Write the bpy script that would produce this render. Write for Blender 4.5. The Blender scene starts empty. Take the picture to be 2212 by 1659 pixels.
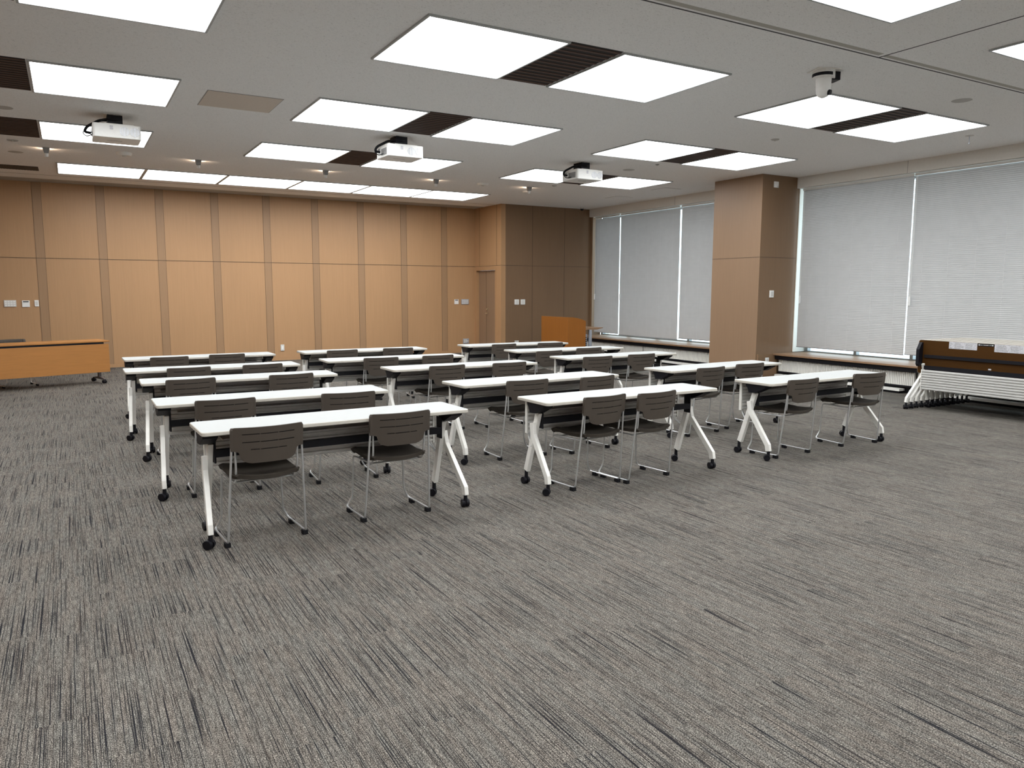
import bpy, bmesh, math, random
from mathutils import Vector, Matrix
random.seed(7)
PI = math.pi
scene = bpy.context.scene
COL = scene.collection

# ------------------------------------------------------------------ mesh helpers
class MB:
    """Collects shapes; build() links them as ONE mesh object."""
    def __init__(s):
        s.v = []; s.f = []; s.m = []; s.sm = []
    def _add(s, vs, fs, m=0, smooth=False):
        b = len(s.v)
        s.v += [tuple(v) for v in vs]
        for f in fs:
            s.f.append(tuple(b + i for i in f)); s.m.append(m); s.sm.append(smooth)
    def bb(s, x0, x1, y0, y1, z0, z1, m=0):
        vs = [(x, y, z) for x in (x0, x1) for y in (y0, y1) for z in (z0, z1)]
        s._add(vs, [(0,1,3,2),(4,6,7,5),(0,4,5,1),(2,3,7,6),(0,2,6,4),(1,5,7,3)], m)
    def box(s, c, d, m=0, M=None):
        vs = [Vector((x*d[0]/2, y*d[1]/2, z*d[2]/2)) for x in (-1,1) for y in (-1,1) for z in (-1,1)]
        if M is not None: vs = [M @ v for v in vs]
        vs = [v + Vector(c) for v in vs]
        s._add(vs, [(0,1,3,2),(4,6,7,5),(0,4,5,1),(2,3,7,6),(0,2,6,4),(1,5,7,3)], m)
    def cyl(s, p0, p1, r0, r1=None, n=16, m=0, caps=True, smooth=True):
        r1 = r0 if r1 is None else r1
        p0 = Vector(p0); p1 = Vector(p1); d = (p1-p0).normalized()
        a = d.orthogonal().normalized(); b = d.cross(a)
        vs = []
        for p, r in ((p0, r0), (p1, r1)):
            for i in range(n):
                t = 2*PI*i/n; vs.append(p + a*(r*math.cos(t)) + b*(r*math.sin(t)))
        s._add(vs, [(i, (i+1)%n, n+(i+1)%n, n+i) for i in range(n)], m, smooth)
        if caps:
            s._add(vs[:n], [tuple(range(n-1,-1,-1))], m); s._add(vs[n:], [tuple(range(n))], m)
    def tube(s, pts, r, n=8, m=0):
        pts = [Vector(p) for p in pts]; N = len(pts); vs = []; up = None
        for i, p in enumerate(pts):
            if i == 0: d = pts[1]-p
            elif i == N-1: d = p-pts[i-1]
            else: d = (pts[i+1]-p).normalized() + (p-pts[i-1]).normalized()
            d = d.normalized()
            if up is None: up = d.orthogonal().normalized()
            a = (up - d*up.dot(d)).normalized(); up = a; b = d.cross(a)
            for k in range(n):
                t = 2*PI*k/n; vs.append(p + a*(r*math.cos(t)) + b*(r*math.sin(t)))
        fs = [(i*n+k, i*n+(k+1)%n, (i+1)*n+(k+1)%n, (i+1)*n+k) for i in range(N-1) for k in range(n)]
        s._add(vs, fs, m, True)
        s._add(vs[:n], [tuple(range(n-1,-1,-1))], m); s._add(vs[-n:], [tuple(range(n))], m)
    def prism(s, poly, a, b, axis='z', m=0, msides=None):
        """poly 2-D (ccw) extruded along axis from a to b."""
        def P(u, w, t):
            return {'z': (u, w, t), 'x': (t, u, w), 'y': (u, t, w)}[axis]
        n = len(poly)
        vs = [P(u, w, a) for u, w in poly] + [P(u, w, b) for u, w in poly]
        s._add(vs, [tuple(range(n-1,-1,-1))], m); s._add(vs, [tuple(range(n, 2*n))], m)
        s._add(vs, [(i, (i+1)%n, n+(i+1)%n, n+i) for i in range(n)], m if msides is None else msides)
    def grid(s, rows, m=0, smooth=True, skip=()):
        nr, nc = len(rows), len(rows[0]); vs = [v for r in rows for v in r]
        s._add(vs, [(i*nc+j, i*nc+j+1, (i+1)*nc+j+1, (i+1)*nc+j) for i in range(nr-1) for j in range(nc-1) if (i, j) not in skip], m, smooth)
    def lathe(s, prof, c=(0,0,0), n=20, m=0, smooth=True):
        vs = []
        for r, z in prof:
            for k in range(n):
                t = 2*PI*k/n; vs.append((c[0]+r*math.cos(t), c[1]+r*math.sin(t), c[2]+z))
        s._add(vs, [(i*n+k, i*n+(k+1)%n, (i+1)*n+(k+1)%n, (i+1)*n+k) for i in range(len(prof)-1) for k in range(n)], m, smooth)
    def data(s, name, mats, bevel=0, solid=0, weld=False):
        me = bpy.data.meshes.new(name); me.from_pydata(s.v, [], s.f)
        for mt in mats: me.materials.append(mt)
        for p, mi, sm in zip(me.polygons, s.m, s.sm): p.material_index = mi; p.use_smooth = sm
        bm = bmesh.new(); bm.from_mesh(me)
        if weld or solid or bevel: bmesh.ops.remove_doubles(bm, verts=bm.verts, dist=1e-5)
        if solid: bmesh.ops.solidify(bm, geom=bm.faces[:], thickness=solid)
        bmesh.ops.recalc_face_normals(bm, faces=bm.faces[:])
        if bevel:
            es = [e for e in bm.edges if len(e.link_faces) == 2 and e.calc_face_angle(0) > .5]
            bmesh.ops.bevel(bm, geom=es, offset=bevel, segments=2, affect='EDGES', profile=.6)
        bm.to_mesh(me); bm.free(); me.update()
        if any(s.sm): me.set_sharp_from_angle(angle=math.radians(42))
        return me
    def build(s, name, mats, parent=None, bevel=0, solid=0, weld=False, loc=None):
        if not isinstance(mats, (list, tuple)): mats = [mats]
        o = bpy.data.objects.new(name, s.data(name, mats, bevel, solid, weld)); COL.objects.link(o)
        if parent is not None: o.parent = parent
        if loc is not None: o.location = loc
        return o

def bbx(name, mat, parent, *b, bevel=0):
    mb = MB(); mb.bb(*b); return mb.build(name, mat, parent, bevel=bevel)
def tag(o, label, cat, group=None):
    o['label'] = label; o['category'] = cat
    if group: o['group'] = group
    return o
def thing(name, label, cat, loc=(0,0,0), rz=0, group=None):
    o = bpy.data.objects.new(name, None); COL.objects.link(o); o.empty_display_size = .1
    o.location = loc; o.rotation_euler = (0, 0, rz)
    return tag(o, label, cat, group)
def struct(o): o['kind'] = 'structure'; return o
def dup(o, parent=None):
    c = o.copy(); COL.objects.link(c)
    if parent is not None: c.parent = parent
    for ch in list(o.children): dup(ch, c)
    return c
def place(first, used, loc, rz, label):
    """first placement moves the original, later ones copy it with its parts"""
    o = first if not used else dup(first)
    o.location = loc; o.rotation_euler = (0, 0, rz); o['label'] = label
    return o
def arc(c, r, a0, a1, n=6):
    return [(c[0]+r*math.cos(a0+(a1-a0)*i/n), c[1]+r*math.sin(a0+(a1-a0)*i/n)) for i in range(n+1)]
def rrect(w, h, r, n=5, cx=0, cy=0):
    x, y = w/2-r, h/2-r
    return (arc((cx+x, cy+y), r, 0, PI/2, n) + arc((cx-x, cy+y), r, PI/2, PI, n)
            + arc((cx-x, cy-y), r, PI, 1.5*PI, n) + arc((cx+x, cy-y), r, 1.5*PI, 2*PI, n))
def fillet(pts, r=.03, n=4):
    """round the inner corners of a 3-D polyline"""
    pts = [Vector(p) for p in pts]; out = [pts[0]]
    for i in range(1, len(pts)-1):
        a, b, c = pts[i-1], pts[i], pts[i+1]
        k = min(r, (a-b).length*.45, (c-b).length*.45)
        p, q = b+(a-b).normalized()*k, b+(c-b).normalized()*k
        for j in range(n+1):
            t = j/n; out.append(p*(1-t)**2 + b*2*t*(1-t) + q*t*t)
    out.append(pts[-1]); return out

# ------------------------------------------------------------------ materials
def new_mat(name):
    m = bpy.data.materials.new(name); m.use_nodes = True
    nt = m.node_tree; return m, nt, nt.nodes['Principled BSDF']
def N(nt, t, **kw):
    n = nt.nodes.new(t)
    for k, v in kw.items(): setattr(n, k, v)
    return n
def inp(n, **kw):
    for k, v in kw.items(): n.inputs[k.replace('_', ' ')].default_value = v
def ramp(nt, fac, stops):
    r = N(nt, 'ShaderNodeValToRGB'); e = r.color_ramp.elements
    while len(e) < len(stops): e.new(.5)
    for el, (p, c) in zip(e, stops):
        el.position = p; el.color = (c, c, c, 1) if isinstance(c, (int, float)) else (*c, 1)
    nt.links.new(fac, r.inputs['Fac']); return r
def coords(nt, scale=(1,1,1), loc=(0,0,0), rot=(0,0,0)):
    tc = N(nt, 'ShaderNodeTexCoord'); mp = N(nt, 'ShaderNodeMapping')
    mp.inputs['Scale'].default_value = scale; mp.inputs['Location'].default_value = loc; mp.inputs['Rotation'].default_value = rot
    nt.links.new(tc.outputs['Object'], mp.inputs['Vector']); return mp.outputs['Vector']
def noise(nt, vec, scale, detail=2, rough=.5):
    n = N(nt, 'ShaderNodeTexNoise'); inp(n, Scale=scale, Detail=detail, Roughness=rough)
    nt.links.new(vec, n.inputs['Vector']); return n.outputs['Fac']
def mixc(nt, fac, a, b, blend='MIX'):
    m = N(nt, 'ShaderNodeMix', data_type='RGBA', blend_type=blend)
    for sock, v in ((m.inputs['Factor'], fac), (m.inputs[6], a), (m.inputs[7], b)):
        if hasattr(v, 'is_output'): nt.links.new(v, sock)
        elif isinstance(v, (int, float)): sock.default_value = v
        else: sock.default_value = (*v, 1)
    return m.outputs[2]
def math_(nt, op, a, b=None):
    m = N(nt, 'ShaderNodeMath', operation=op)
    for i, v in enumerate((a, b)):
        if v is None: continue
        if hasattr(v, 'is_output'): nt.links.new(v, m.inputs[i])
        else: m.inputs[i].default_value = v
    return m.outputs[0]
def bump(nt, bs, h, strength=.2, dist=.002):
    b = N(nt, 'ShaderNodeBump'); inp(b, Strength=strength, Distance=dist)
    nt.links.new(h, b.inputs['Height']); nt.links.new(b.outputs['Normal'], bs.inputs['Normal'])
def plain(name, col, rough=.5, metal=0, var=.06, nscale=30, spec=.5):
    m, nt, bs = new_mat(name)
    f = noise(nt, coords(nt), nscale, 3)
    r = ramp(nt, f, [(.3, tuple(c*(1-var) for c in col)), (.7, tuple(min(1, c*(1+var)) for c in col))])
    nt.links.new(r.outputs['Color'], bs.inputs['Base Color'])
    inp(bs, Roughness=rough, Metallic=metal); bs.inputs['Specular IOR Level'].default_value = spec
    return m
def emit(name, col, strength):
    m, nt, bs = new_mat(name)
    inp(bs, Base_Color=(.8, .8, .8, 1), Emission_Color=(*col, 1), Emission_Strength=strength, Roughness=.4)
    f = noise(nt, coords(nt), 3, 1)
    r = ramp(nt, f, [(0, tuple(c*.97 for c in col)), (1, col)])
    nt.links.new(r.outputs['Color'], bs.inputs['Emission Color'])
    return m
def wood(name, col, grain=(60, 60, 2.0), rough=.45, var=.08, spec=.4):
    m, nt, bs = new_mat(name)
    v = coords(nt, grain)
    f1 = noise(nt, v, 1.0, 4, .65)
    f2 = noise(nt, coords(nt, (1.2, 1.2, .5)), 1.0, 2)
    r = ramp(nt, f1, [(.28, tuple(c*(1-var) for c in col)), (.72, tuple(min(1, c*(1+var*.7)) for c in col))])
    c = mixc(nt, .25, r.outputs['Color'], ramp(nt, f2, [(.3, tuple(c*.86 for c in col)), (.7, tuple(min(1, c*1.1) for c in col))]).outputs['Color'])
    nt.links.new(c, bs.inputs['Base Color']); inp(bs, Roughness=rough); bs.inputs['Specular IOR Level'].default_value = spec
    bump(nt, bs, f1, .05, .001)
    return m

def carpet_mat():
    m, nt, bs = new_mat('carpet_tiles')
    tc = N(nt, 'ShaderNodeTexCoord'); sp = N(nt, 'ShaderNodeSeparateXYZ'); nt.links.new(tc.outputs['Object'], sp.inputs[0])
    X, Y = sp.outputs[0], sp.outputs[1]
    tx = math_(nt, 'FLOOR', math_(nt, 'MULTIPLY', X, 4.0))            # quarter-metre planks, staggered along Y
    st = N(nt, 'ShaderNodeTexWhiteNoise', noise_dimensions='1D'); nt.links.new(tx, st.inputs['W'])
    ty = math_(nt, 'FLOOR', math_(nt, 'ADD', math_(nt, 'MULTIPLY', Y, 1.25), st.outputs['Value']))
    idc = N(nt, 'ShaderNodeCombineXYZ'); nt.links.new(tx, idc.inputs[0]); nt.links.new(ty, idc.inputs[1])
    wn = N(nt, 'ShaderNodeTexWhiteNoise', noise_dimensions='2D'); nt.links.new(idc.outputs[0], wn.inputs['Vector'])
    off = math_(nt, 'MULTIPLY', wn.outputs['Value'], 37.0)
    def sv(sx, sy):
        c = N(nt, 'ShaderNodeCombineXYZ')
        nt.links.new(math_(nt, 'ADD', math_(nt, 'MULTIPLY', X, sx), off), c.inputs[0])
        nt.links.new(math_(nt, 'ADD', math_(nt, 'MULTIPLY', Y, sy), off), c.inputs[1]); return c.outputs[0]
    base = noise(nt, sv(130, 16), 1, 3, .7)
    tint = noise(nt, sv(30, 3), 1, 1, .5)
    fine = noise(nt, sv(280, 1.3), 1, 1, .6)
    wide = noise(nt, sv(100, 1.6), 1, 1, .5)
    bead = noise(nt, sv(300, 170), 1, 2, .6)
    c0 = ramp(nt, base, [(.3, CARPET[0]), (.5, CARPET[1]), (.7, CARPET[2])]).outputs['Color']
    lineF = ramp(nt, fine, [(.395, 1), (.435, 0)]).outputs['Color']
    c1 = mixc(nt, lineF, c0, CARPET[3])
    wideF = ramp(nt, wide, [(.27, .8), (.33, 0)]).outputs['Color']
    c2 = mixc(nt, wideF, c1, CARPET[4])
    c2 = mixc(nt, 1.0, c2, ramp(nt, tint, [(.35, (1.02, .975, .945)), (.65, (.985, 1.0, 1.0))]).outputs['Color'], 'MULTIPLY')
    bd = ramp(nt, bead, [(.34, .12), (.5, .95), (.66, 2.5)]).outputs['Color']
    c3 = mixc(nt, 1.0, c2, bd, 'MULTIPLY')
    tv = ramp(nt, wn.outputs['Value'], [(0, .95), (1, 1.05)]).outputs['Color']
    c4 = mixc(nt, 1.0, c3, tv, 'MULTIPLY')
    nt.links.new(c4, bs.inputs['Base Color']); inp(bs, Roughness=.95); bs.inputs['Specular IOR Level'].default_value = .1
    bump(nt, bs, bead, .5, .003)
    return m
CARPET = [(.054, .048, .042), (.128, .119, .107), (.195, .182, .162), (.014, .014, .017), (.036, .030, .027)]

def ceiling_mat():
    m, nt, bs = new_mat('fissured_ceiling_board')
    f = noise(nt, coords(nt, (50, 120, 1)), 1, 3, .6)
    g = noise(nt, coords(nt), 160, 2)
    c = mixc(nt, ramp(nt, f, [(.33, .6), (.39, 0)]).outputs['Color'], CEIL, tuple(x*.5 for x in CEIL))
    c = mixc(nt, 1.0, c, ramp(nt, g, [(.3, .93), (.7, 1.04)]).outputs['Color'], 'MULTIPLY')
    nt.links.new(c, bs.inputs['Base Color']); inp(bs, Roughness=.95); bs.inputs['Specular IOR Level'].default_value = .1
    bump(nt, bs, f, .25, .002)
    return m
CEIL = (.88, .88, .875)

def blind_mat():
    m, nt, bs = new_mat('blind_slat')
    out = nt.nodes['Material Output']
    f = noise(nt, coords(nt), 6, 2)
    r = ramp(nt, f, [(.3, (.425, .41, .395)), (.7, (.45, .435, .42))])
    nt.links.new(r.outputs['Color'], bs.inputs['Base Color']); inp(bs, Roughness=.5)
    tr = N(nt, 'ShaderNodeBsdfTranslucent'); tr.inputs['Color'].default_value = (.75, .74, .76, 1)
    mx = N(nt, 'ShaderNodeMixShader'); mx.inputs[0].default_value = BLIND_T
    nt.links.new(bs.outputs[0], mx.inputs[1]); nt.links.new(tr.outputs[0], mx.inputs[2]); nt.links.new(mx.outputs[0], out.inputs['Surface'])
    return m
BLIND_T = .06

def glass_mat():
    m, nt, bs = new_mat('window_glass')
    out = nt.nodes['Material Output']
    t = N(nt, 'ShaderNodeBsdfTransparent'); g = N(nt, 'ShaderNodeBsdfGlossy'); inp(g, Roughness=.02)
    t.inputs['Color'].default_value = (.9, .96, .97, 1)
    mx = N(nt, 'ShaderNodeMixShader'); mx.inputs[0].default_value = .06
    nt.links.new(t.outputs[0], mx.inputs[1]); nt.links.new(g.outputs[0], mx.inputs[2]); nt.links.new(mx.outputs[0], out.inputs['Surface'])
    return m

LIGHT = 9.2
M = dict(
    carpet=carpet_mat(), ceiling=ceiling_mat(), blind=blind_mat(), glass=glass_mat(),
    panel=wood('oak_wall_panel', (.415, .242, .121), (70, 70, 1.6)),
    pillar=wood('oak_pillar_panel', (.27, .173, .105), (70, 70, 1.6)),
    panel_shaded=wood('oak_wall_panel_shaded', (.20, .122, .067), (70, 70, 1.6)),  # darkened copy of the oak panel, shade held in its base colour
    strip=wood('grey_brown_wall_strip', (.32, .195, .105), (90, 90, 1.5)),
    joint=plain('dark_joint', (.09, .06, .04), .8),
    desk=wood('honey_wood_desk', (.40, .175, .045), (3, 40, 40), var=.12),
    podium=wood('honey_wood_podium', (.26, .092, .013), (60, 60, 2), var=.12),
    ledge=wood('ledge_wood', (.27, .165, .095), (50, 2, 50)),
    white_top=plain('white_laminate', (.455, .47, .468), .6, var=.01, spec=.15),
    cream=plain('cream_edge', (.50, .475, .42), .5, var=.02),
    under=wood('brown_underside', (.055, .022, .003), (3, 30, 30), var=.1, spec=.12, rough=.6),
    white_metal=plain('white_painted_metal', (.78, .77, .73), .35, var=.02),
    grey_panel=plain('light_grey_panel', (.70, .69, .67), .45, var=.03),
    black=plain('black_plastic', (.004, .004, .007), .5, var=.1, spec=.25),
    black_soft=plain('black_rubber', (.007, .007, .009), .7, var=.1, spec=.2),
    chrome=plain('satin_chrome', (.66, .67, .68), .30, .75, var=.03),
    chair=plain('taupe_plastic', (.055, .043, .033), .5, var=.04, nscale=200),
    seat=plain('dark_brown_fabric', (.030, .023, .016), .8, var=.15, nscale=400),
    light=emit('lit_diffuser', (.97, .99, 1.0), LIGHT),
    light_frame=plain('white_light_frame', (.42, .44, .45), .4, var=.02),
    louver=plain('dark_brown_louver', (.085, .05, .04), .6, var=.1, spec=.2),
    louver_back=plain('louver_shadow', (.012, .009, .009), .8),
    white=plain('white_plastic', (.80, .80, .78), .4, var=.02),
    offwhite=plain('off_white_plastic', (.62, .61, .58), .45, var=.02),
    grey=plain('grey_plastic', (.25, .25, .25), .5, var=.05),
    lcd=plain('dark_display', (.03, .03, .035), .3),
    soffit=plain('soffit_board', (.70, .68, .64), .8, var=.02),
    ceil_band=plain('ceiling_band', (.42, .40, .36), .7, var=.03),
    ceil_line=plain('ceiling_line', (.05, .05, .055), .8),
    hatch=plain('beige_hatch', (.62, .55, .48), .7, var=.02),
    speaker=plain('speaker_mesh', (.46, .45, .43), .7, var=.1, nscale=300),
    rad=plain('ribbed_white_metal', (.72, .71, .67), .45, var=.02),
    rad_panel=plain('folded_panel_metal', (.54, .535, .52), .5, var=.02),
    fan=plain('fan_grille', (.45, .46, .48), .4, .4, var=.1, nscale=60),
    paper=plain('printed_label', (.55, .55, .58), .6, var=.25, nscale=120),
    alu=plain('aluminium', (.50, .53, .60), .35, .6, var=.04),
    jamb=plain('white_jamb', (.80, .80, .74), .6, var=.02),
    brass=plain('brushed_handle', (.65, .58, .45), .3, 1.0),
    mull=plain('window_mullion', (.35, .37, .38), .4, .5),
    dark_leg=plain('dark_grey_steel', (.10, .09, .09), .4, .3),
)

WORLD = 3.2
EXPO = 0.0

# ------------------------------------------------------------------ the room (metres)
H = 3.59; YB = 17.35; XL = -4.5; YF = -4.5; XS = 8.92; YW = 15.98; XW = 11.46; XG = 11.9; SEAM = 2.16

fl = MB(); fl.bb(XL-.1, 12.1, YF-.1, YB+.1, -.1, 0); fl = struct(fl.build('floor', M['carpet']))
ce = MB(); ce.bb(XL-.1, 12.1, YF-.1, YB+.1, H, H+.1); ce = struct(ce.build('ceiling', M['ceiling']))
# partition-track joints in the ceiling
for b in ((XL, XW, 4.425, 4.44), (6.24, 6.253, YF, 4.425)):
    bbx('ceiling_joint', M['ceil_line'], ce, b[0], b[1], b[2], b[3], H-.002, H+.01)
for b in ((XL, 6.19, 4.34, 4.425), (6.25, XW, 4.345, 4.425)):
    bbx('ceiling_joint_edge', M['ceil_band'], ce, b[0], b[1], b[2], b[3]-.03, H-.0012, H+.01)
bbx('ceiling_band', M['ceil_band'], ce, XL, XS-.01, 16.86, YB, H-.0015, H+.01)
for y in (16.25, 16.82):
    bbx('ceiling_slot', M['grey'], ce, XL, XS-.02, y, y+.018, H-.0018, H+.01)

wb = struct(bbx('wall_back', M['panel'], None, XL-.1, XS+.1, YB, YB+.1, 0, H))
for k in range(-4, 9):
    xc = -.424 + 1.0627*k
    if xc < XL+.1: continue
    bbx('wall_strip', M['strip'], wb, xc-.072, xc+.072, YB-.004, YB, .066, H-.001)
    bbx('panel_joint', M['joint'], wb, xc-.0755, xc-.0715, YB-.006, YB, .066, H-.001)
    bbx('panel_joint', M['joint'], wb, xc+.0715, xc+.0755, YB-.006, YB, .066, H-.001)
bbx('panel_joint', M['joint'], wb, XL, XS-.001, YB-.007, YB, SEAM-.004, SEAM+.004)
struct(bbx('baseboard_back', M['panel'], None, XL, XS-.02, YB-.014, YB-.0045, 0, .062))

# side wall of the recess, with the door
ws = MB()
ws.bb(XS, XS+.12, YW, 16.23, 0, H); ws.bb(XS, XS+.12, 17.30, YB, 0, H); ws.bb(XS, XS+.12, 16.23, 17.30, 2.10, H)
ws = struct(ws.build('wall_side', M['panel']))
bbx('panel_joint', M['joint'], ws, XS-.003, XS, YW+.001, YB-.002, SEAM-.004, SEAM+.004)
for y in (16.20, 17.08):
    bbx('panel_joint', M['joint'], ws, XS-.003, XS, y-.004, y+.004, SEAM+.004, H-.001)
dr = bpy.data.objects.new('door_1', None); COL.objects.link(dr); dr.location = (XS, 16.765, 0); struct(dr)
fr = MB()
fr.bb(-.006, .12, -.535, -.49, 0, 2.10); fr.bb(-.006, .12, .49, .535, 0, 2.10); fr.bb(-.006, .12, -.49, .49, 2.055, 2.10)
fr.build('door_frame', M['panel'], dr)
bbx('door_leaf', M['pillar'], dr, .075, .11, -.488, .100, .008, 2.052)
bbx('door_leaf', M['pillar'], dr, .075, .11, .116, .488, .008, 2.052)
bbx('door_gap', M['joint'], dr, .08, .11, .100, .116, .008, 2.052)
hd = MB(); hd.cyl((.075, .055, 1.0), (.025, .055, 1.0), .012); hd.tube(fillet([(.03, .055, 1.0), (.022, .05, 1.0), (.022, -.07, 1.0)], .01), .010); hd.cyl((.075, .055, 1.0), (.067, .055, 1.0), .028)
hd.build('door_handle', M['brass'], dr)
lk = MB(); lk.cyl((.075, .055, 1.10), (.062, .055, 1.10), .026); lk.cyl((.062, .055, 1.10), (.05, .055, 1.10), .012); lk.build('door_lock', M['brass'], dr)

ww = struct(bbx('wall_wing', M['panel_shaded'], None, XS+.12, 11.86, YW, YW+.12, 0, H))
bbx('wall_corner', M['panel'], ws, XS, XS+.12, YW-.0005, YW, 0, H)
for x in (9.79, 10.72):
    bbx('panel_joint', M['joint'], ww, x-.004, x+.004, YW-.003, YW, .06, H-.001)
bbx('panel_joint', M['joint'], ww, XS+.002, 11.5, YW-.0034, YW, SEAM-.004, SEAM+.004)
struct(bbx('trim_1', M['panel_shaded'], None, 11.515, 11.555, YW-.08, YW-.004, .45, 3.398))
struct(bbx('wall_left', M['panel'], None, XL-.1, XL, YF, YB, 0, H))
struct(bbx('wall_rear', M['offwhite'], None, XL, 12.0, YF-.1, YF, 0, H))

# window wall
wr = MB()
wr.bb(11.95, 12.1, YF, YW+.1, 0, .44); wr.bb(11.95, 12.1, YF, YW+.1, 3.41, H); wr.bb(11.95, 12.1, YF, 3.1, .44, 3.41)
wr.bb(11.95, 12.1, 9.75, 10.70, .44, 3.41); wr.bb(11.95, 12.1, YW-.05, YW+.1, .44, 3.41)
wr = struct(wr.build('wall_right', M['jamb']))
pl = MB(); pl.bb(10.585, 11.93, 9.61, 10.76, 0, H); pl = struct(pl.build('wall_pillar', M['panel_shaded']))
bbx('pillar_face', M['pillar'], pl, 10.583, 10.585, 9.61, 10.76, 0, H)  # lit room side: lighter oak than the shaded sides, painted in
jb = MB(); jb.bb(10.580, 10.583, 9.611, 10.759, SEAM-.004, SEAM+.004); jb.bb(10.59, 11.5, 9.607, 9.61, SEAM-.004, SEAM+.004); jb.build('panel_joint', M['joint'], pl)
bbx('pillar_jamb', M['jamb'], pl, 11.53, 11.92, 9.595, 9.61, .452, 3.395)
sf = MB(); sf.bb(XW, 11.94, YF, 9.605, 3.40, H); sf.bb(XW, 11.94, 10.765, YW-.001, 3.40, H)
sf = struct(sf.build('trim_2', M['soffit']))
for y in (7.51, 12.83):
    bbx('soffit_joint', M['grey'], sf, XW-.0015, XW, y-.003, y+.003, 3.40, H)
def window(name, y0, y1, ys):
    w = bpy.data.objects.new(name, None); COL.objects.link(w); w.location = (XG, (y0+y1)/2, .44); struct(w)
    o = (y0+y1)/2
    f = MB()
    f.bb(-.04, .04, y0-o, y1-o, .0, .025); f.bb(-.04, .04, y0-o, y1-o, 2.92, 2.965)
    f.build('window_frame', M['mull'], w)
    for y in ys: bbx('mullion', M['mull'], w, -.045, .045, y-o-.028, y-o+.028, .025, 2.92)
    g = MB(); g._add([(0, y0-o, .025), (0, y1-o, .025), (0, y1-o, 2.92), (0, y0-o, 2.92)], [(0, 1, 2, 3)]); g.build('pane', M['glass'], w)
window('window_1', 3.1, 9.6, [9.56, 8.54, 7.50, 6.45, 5.40, 4.35, 3.3])
window('window_2', 10.77, YW-.03, [15.9, 14.84, 13.78, 12.72, 11.66, 10.8])

# blinds
def blind(y0, y1, z0, label, cord_left=True):
    x = 11.56; w = y1-y0; t = thing('venetian_blind', label, 'blind', (x, (y0+y1)/2, z0), group='grey venetian blinds over the windows')
    top = 3.385-z0
    bbx('headrail', M['offwhite'], t, -.02, .02, -w/2, w/2, top-.03, top+.008)
    sl = MB(); z = .03; a = math.radians(68); hw = .0172; i = 0
    while z < top-.035:
        dx, dz = math.cos(a)*hw, math.sin(a)*hw
        j = random.uniform(-.0008, .0008)
        rows = [[(-dx, -w/2, z-dz), (-dx, w/2, z-dz)], [(-.0025+j, -w/2, z+.001), (-.0025+j, w/2, z+.001)], [(dx, -w/2, z+dz), (dx, w/2, z+dz)]]
        sl.grid(rows); z += .028
    sl.build('slats', M['blind'], t)
    bbx('bottom_rail', M['grey'], t, -.014, .014, -w/2+.003, w/2-.003, 0, .016, bevel=.003)
    n = max(2, round(w/.42)); cm = MB()
    for k in range(n):
        y = -w/2 + w*(k+.5)/n
        bbx('ladder_cord', M['offwhite'], t, -.0185, -.0178, y-.0008, y+.0008, .01, top-.02)
    y = (w/2-.035) if cord_left else (-w/2+.035)
    cd = MB(); cd.tube([(-.03, y, top-.02), (-.03, y, top-1.9)], .0025, 6); cd.tube([(-.03, y-.02, top-.02), (-.03, y-.015, top-1.9)], .0025, 6)
    cd.box((-.03, y-.008, top-1.97), (.018, .026, .14)); cd.build('pull_cord', M['white'], t)
    return t
blind(7.447, 9.54, .545, 'grey venetian blind beside the wooden pillar, over the tables on the right')
blind(5.395, 7.428, .555, 'grey venetian blind at the right edge, above the nested folded tables')
blind(3.33, 5.365, .55, 'grey venetian blind nearest the viewer, beyond the right edge of the view')
blind(14.85, 15.845, .52, 'narrow grey venetian blind in the far corner beside the lectern')
blind(12.75, 14.815, .495, 'wide grey venetian blind in the middle of the far window')
blind(10.79, 12.70, .525, 'grey venetian blind of the far window, partly hidden behind the wooden pillar')

# window ledges, radiators
def ledge(y0, y1, label, endp):
    t = thing('window_ledge', label, 'ledge', (11.2, (y0+y1)/2, 0)); o = (y0+y1)/2
    bbx('ledge_top', M['ledge'], t, -.235, .70, y0-o, y1-o, .415, .445, bevel=.003)
    bbx('recess_shade', M['black'], t, -.19, .66, y0-o, y1-o, .345, .414)  # black block stands in for the dark gap under the ledge top
    bbx('plinth', M['black_soft'], t, -.06, .66, y0-o, y1-o, 0, .12)
    if endp:
        bbx('end_panel', M['panel_shaded'], t, -.61, -.13, y1-o-.002, y1-o+.045, .002, .444)
    return t
ledge(3.1, 9.555, 'brown wooden window ledge to the right of the pillar', True)
ledge(10.765, 15.97, 'brown wooden window ledge between the pillar and the far corner', False)
def radiator(y0, y1, label):
    t = thing('radiator', label, 'radiator', (11.07, (y0+y1)/2, 0), group='ribbed radiators below the window ledges'); w = y1-y0
    rb = MB(); poly = []; n = int(w/.03)
    y = -w/2
    for i in range(n):
        poly += [(0, y), (0, y+.019), (.012, y+.021), (.012, y+.028)]; y += .03
    poly += [(0, y), (.05, y), (.05, -w/2)]
    rb.prism(poly[::-1], .128, .334, 'z'); rb.build('ribbed_cover', M['rad'], t)
    bbx('support', M['black'], t, .004, .05, -w/2+.02, w/2-.02, .10, .128)
radiator(6.93, 9.54, 'white ribbed radiator under the ledge just right of the pillar')
radiator(4.0, 6.90, 'white ribbed radiator behind the nested folded tables')
radiator(10.80, 13.30, 'white ribbed radiator under the far ledge next to the pillar')
radiator(13.33, 15.7, 'white ribbed radiator under the far ledge near the corner')
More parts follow.
